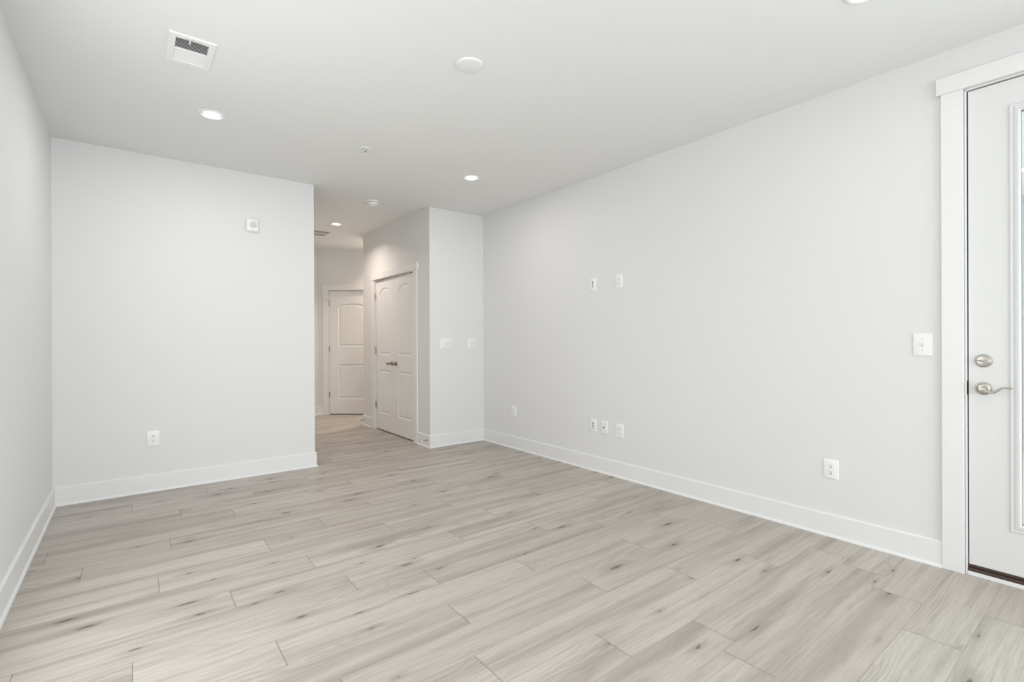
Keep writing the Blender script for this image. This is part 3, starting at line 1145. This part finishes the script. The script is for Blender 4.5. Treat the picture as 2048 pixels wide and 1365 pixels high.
box(bm, -0.034, 0.040, -iy - 0.0115, -iy - 0.0085, -0.0077, -0.0070)
obj('damper_slot', bm, M['slot_soft'], r)
for y in (-0.138, 0.138):
    bm = new()
    lathe(bm, [(0.0036, -0.0070), (0.0034, -0.0084), (0, -0.0088)], 14, 'Z', (0, y, 0))
    obj('screw', bm, M['plastic_grey'], r)

# ------------------------------------------------------------------ hallway return grille
r = thing('return_air_vent', 'dark slatted return air vent in the hallway ceiling', 'vent', (RET[0], RET[1], H))
bm = new()
ox, oy, ix, iy = 0.305, 0.205, 0.268, 0.168
loops = []
for (hx, hy), z in (((ox, oy), 0), ((ox, oy), -0.003), ((ox - .004, oy - .004), -0.006), ((ix, iy), -0.006), ((ix, iy), 0.025)):
    loops.append([bm.verts.new((sx * hx, sy * hy, z)) for sx, sy in ((-1, -1), (1, -1), (1, 1), (-1, 1))])
for A, B in zip(loops[:-1], loops[1:]):
    for i in range(4):
        bm.faces.new((A[i], A[(i + 1) % 4], B[(i + 1) % 4], B[i]))
box(bm, -ix, ix, -0.010, 0.010, -0.006, 0.010)
obj('frame', bm, M['trim'], r)
for i in range(18):
    yc = -iy + (i + 0.5) * 2 * iy / 18
    if abs(yc) < 0.012:
        continue
    bm = new()
    tilt = R(38)
    hw, ht = 0.009, 0.0006
    c, s = math.cos(tilt), math.sin(tilt)
    pts = []
    for x in (-ix, ix):
        for a, b in ((-hw, -ht), (hw, -ht), (hw, ht), (-hw, ht)):
            pts.append(bm.verts.new((x, yc + a * c - b * s, 0.004 + a * s + b * c)))
    for f in ((0, 1, 2, 3), (7, 6, 5, 4), (0, 4, 5, 1), (1, 5, 6, 2), (2, 6, 7, 3), (3, 7, 4, 0)):
        bm.faces.new([pts[k] for k in f])
    obj('louvre_blade', bm, M['trim'], r)
bm = new()
box(bm, -ix, ix, -iy, iy, 0.085, 0.09)
for a, b, c, d in ((-ix - .001, -ix, -iy, iy), (ix, ix + .001, -iy, iy), (-ix, ix, -iy - .001, -iy), (-ix, ix, iy, iy + .001)):
    box(bm, a, b, c, d, 0.026, 0.09)
obj('duct_boot', bm, M['black'], r)

# ------------------------------------------------------------------ smoke detector, sprinkler, blank cover
r = thing('smoke_detector', 'round white smoke detector on the ceiling before the hallway', 'smoke detector', (2.081, 5.165, H))
bm = new()
lathe(bm, [(0, 0), (0.072, 0), (0.072, -0.008), (0.069, -0.012), (0.060, -0.013), (0, -0.013)], 44)
obj('mounting_base', bm, M['plastic'], r, smooth=35)
bm = new()
lathe(bm, [(0.050, -0.0165), (0.059, -0.0175), (0.058, -0.026), (0.052, -0.036), (0.036, -0.042), (0.022, -0.0435), (0.021, -0.047), (0.018, -0.0485), (0, -0.049)], 44)
obj('cover', bm, M['plastic'], r, smooth=35)
bm = new()
lathe(bm, [(0.052, -0.0125), (0.052, -0.017), (0, -0.017)], 44)
obj('sensing_slot', bm, M['slot_soft'], r, smooth=35)

r = thing('fire_sprinkler', 'small white pendent sprinkler in the ceiling ahead of the hallway', 'sprinkler', (1.463, 3.775, H))
bm = new()
lathe(bm, [(0.040, 0), (0.0395, -0.002), (0.030, -0.006), (0.020, -0.0075), (0.016, -0.006), (0.0155, 0.0), (0, 0.0)], 36)
obj('escutcheon', bm, M['plastic'], r, smooth=35)
bm = new()
lathe(bm, [(0.0095, -0.001), (0.0095, -0.012), (0.006, -0.016), (0, -0.016)], 20)
for s in (-1, 1):
    tube(bm, [(s * 0.008, 0, -0.010), (s * 0.0115, 0, -0.020), (s * 0.009, 0, -0.032), (0, 0, -0.038)], 0.0022, 8)
lathe(bm, [(0, -0.036), (0.004, -0.037), (0.004, -0.040), (0.0155, -0.0405), (0.0155, -0.0420), (0, -0.0425)], 24)
obj('deflector', bm, M['plastic'], r, smooth=35)
bm = new()
lathe(bm, [(0, -0.015), (0.0032, -0.016), (0.0036, -0.026), (0.0026, -0.036), (0, -0.037)], 14)
obj('glass_bulb', bm, M['slot'], r, smooth=35)

bm = new()
lathe(bm, [(0, 0), (0.0735, 0), (0.0735, -0.004), (0.070, -0.0085), (0.055, -0.0115), (0.03, -0.013), (0, -0.0135)], 56)
o = obj('blank_ceiling_cover', bm, M['ceiling'], None, (1.480, 2.283, H), smooth=40)
tag(o, 'flat round white blank cover in the middle of the ceiling', 'ceiling cover')


# ------------------------------------------------------------------ door stops on the hall baseboards
def door_stop(loc, rotz, label):
    r = thing('door_stop', label, 'door stop', loc, rotz, 'baseboard door stops')
    bm = new()
    lathe(bm, [(0.0115, 0), (0.0115, -0.003), (0.009, -0.009), (0.0055, -0.018), (0.0042, -0.030), (0.0042, -0.060), (0, -0.060)], 20, 'Y')
    obj('post', bm, M['bronze'], r, smooth=35)
    bm = new()
    lathe(bm, [(0.0042, -0.058), (0.0075, -0.060), (0.0080, -0.069), (0.0060, -0.073), (0, -0.074)], 20, 'Y')
    obj('rubber_tip', bm, M['rubber'], r, smooth=35)
    return r


ds = door_stop((XC - 0.0135, 5.030, 0.083), RW, 'door stop with white tip on the baseboard right of the closet door')
dup(ds, (XC - 0.0135, 6.965, 0.072), RW, 'door stop with white tip on the baseboard left of the closet door')

# ------------------------------------------------------------------ living room windows behind the camera, and the added left one
def side_frame(y0, y1, xa, xb):
    bm = new()
    z0, z1 = LFILL[2], LFILL[3]
    box(bm, xa, xb, y0, y0 + .05, z0, z1)
    box(bm, xa, xb, y1 - .05, y1, z0, z1)
    box(bm, xa, xb, y0 + .05, y1 - .05, z0, z0 + .05)
    box(bm, xa, xb, y0 + .05, y1 - .05, z1 - .05, z1)
    for i in (1,):
        yc = y0 + (y1 - y0) * i / 2
        box(bm, xa, xb, yc - .03, yc + .03, z0 + .05, z1 - .05)
    return bm


bm = new()
x0, x1, z0, z1 = WIN
ya, yb = YR - 0.085, YR - 0.02
box(bm, x0, x0 + .05, ya, yb, z0, z1)
box(bm, x1 - .05, x1, ya, yb, z0, z1)
box(bm, x0 + .05, x1 - .05, ya, yb, z0, z0 + .05)
box(bm, x0 + .05, x1 - .05, ya, yb, z1 - .05, z1)
for i in (1, 2):
    xc = x0 + (x1 - x0) * i / 3
    box(bm, xc - .03, xc + .03, ya, yb, z0 + .05, z1 - .05)
struct('window_added_left', side_frame(LFILL[0], LFILL[1], XL - 0.085, XL - 0.02), M['trim'], 'white two-part frame of the added fill-light opening in the left wall', 'window')  # added window, frames the opening made for the left fill light
struct('window_3', side_frame(RWIN[0], RWIN[1], XR + 0.02, XR + 0.085), M['trim'], 'white two-part window frame next to the patio door', 'window')
struct('window_1', bm, M['trim'], 'wide white three-part living room window frame', 'window')

# ------------------------------------------------------------------ balcony seen through the patio door glass
M['deck'] = noise_bump(pbr('balcony_deck', (0.80, 0.82, 0.83), 0.6), 30, 0.05)
M['siding'] = noise_bump(pbr('blue_grey_siding', (0.60, 0.645, 0.665), 0.55), 60, 0.04, 0.001, 0.05)
M['soffit'] = noise_bump(pbr('soffit_paint', (0.84, 0.85, 0.83), 0.6), 60, 0.03)
SX = 7.75
BX0 = XR + T
ZD = -0.03
bm = new()
nb = 34
for i in range(nb):
    a = BX0 + 0.005 + (SX - BX0 - 0.005) * i / nb
    b = BX0 + 0.005 + (SX - BX0 - 0.005) * (i + 1) / nb - 0.005
    box(bm, a, b, -1.6, 2.0, ZD - 0.03, ZD)
struct('balcony_deck', bm, M['deck'], 'pale board deck outside the patio door', 'deck')
bm = new()
e = 0.1825
zc = ZD
while zc < 2.80:
    # lap board: thick lower edge, thin top edge
    zt = min(zc + e, 2.82)
    v = [bm.verts.new(p) for p in ((SX - 0.016, -1.6, zc), (SX - 0.016, 2.0, zc), (SX - 0.002, 2.0, zt), (SX - 0.002, -1.6, zt),
                                   (SX + 0.05, -1.6, zc), (SX + 0.05, 2.0, zc), (SX + 0.05, 2.0, zt), (SX + 0.05, -1.6, zt))]
    for f in ((0, 1, 2, 3), (4, 7, 6, 5), (0, 4, 5, 1), (3, 2, 6, 7), (0, 3, 7, 4), (1, 5, 6, 2)):
        bm.faces.new([v[i] for i in f])
    zc += e
struct('wall_balcony', bm, M['siding'], 'blue-grey lap siding seen through the door glass', 'wall')
bm = new()
box(bm, BX0, SX + 0.1, -1.6, 2.0, 2.79, 2.86)
struct('ceiling_balcony', bm, M['soffit'], 'white balcony ceiling seen at the top of the door glass', 'ceiling')
bm = new()
box(bm, SX - 0.03, SX - 0.017, -1.6, 2.0, 2.735, 2.79)
struct('trim_5', bm, M['plastic_grey'], 'grey strip under the balcony ceiling', 'trim')  # plain grey strip along the top of the siding
r = thing('balcony_ceiling_light', 'small round white light on the balcony ceiling outside the patio door', 'ceiling light', (6.55, 0.69, 2.79))
bm = new()
lathe(bm, [(0.09, 0), (0.09, -0.006), (0.075, -0.010), (0.06, -0.004), (0.06, 0)], 36)
obj('trim_ring', bm, M['plastic'], r, smooth=35)
bm = new()
lathe(bm, [(0.061, -0.003), (0.03, -0.008), (0, -0.009)], 36)
obj('lens', bm, M['lens'], r, smooth=60)
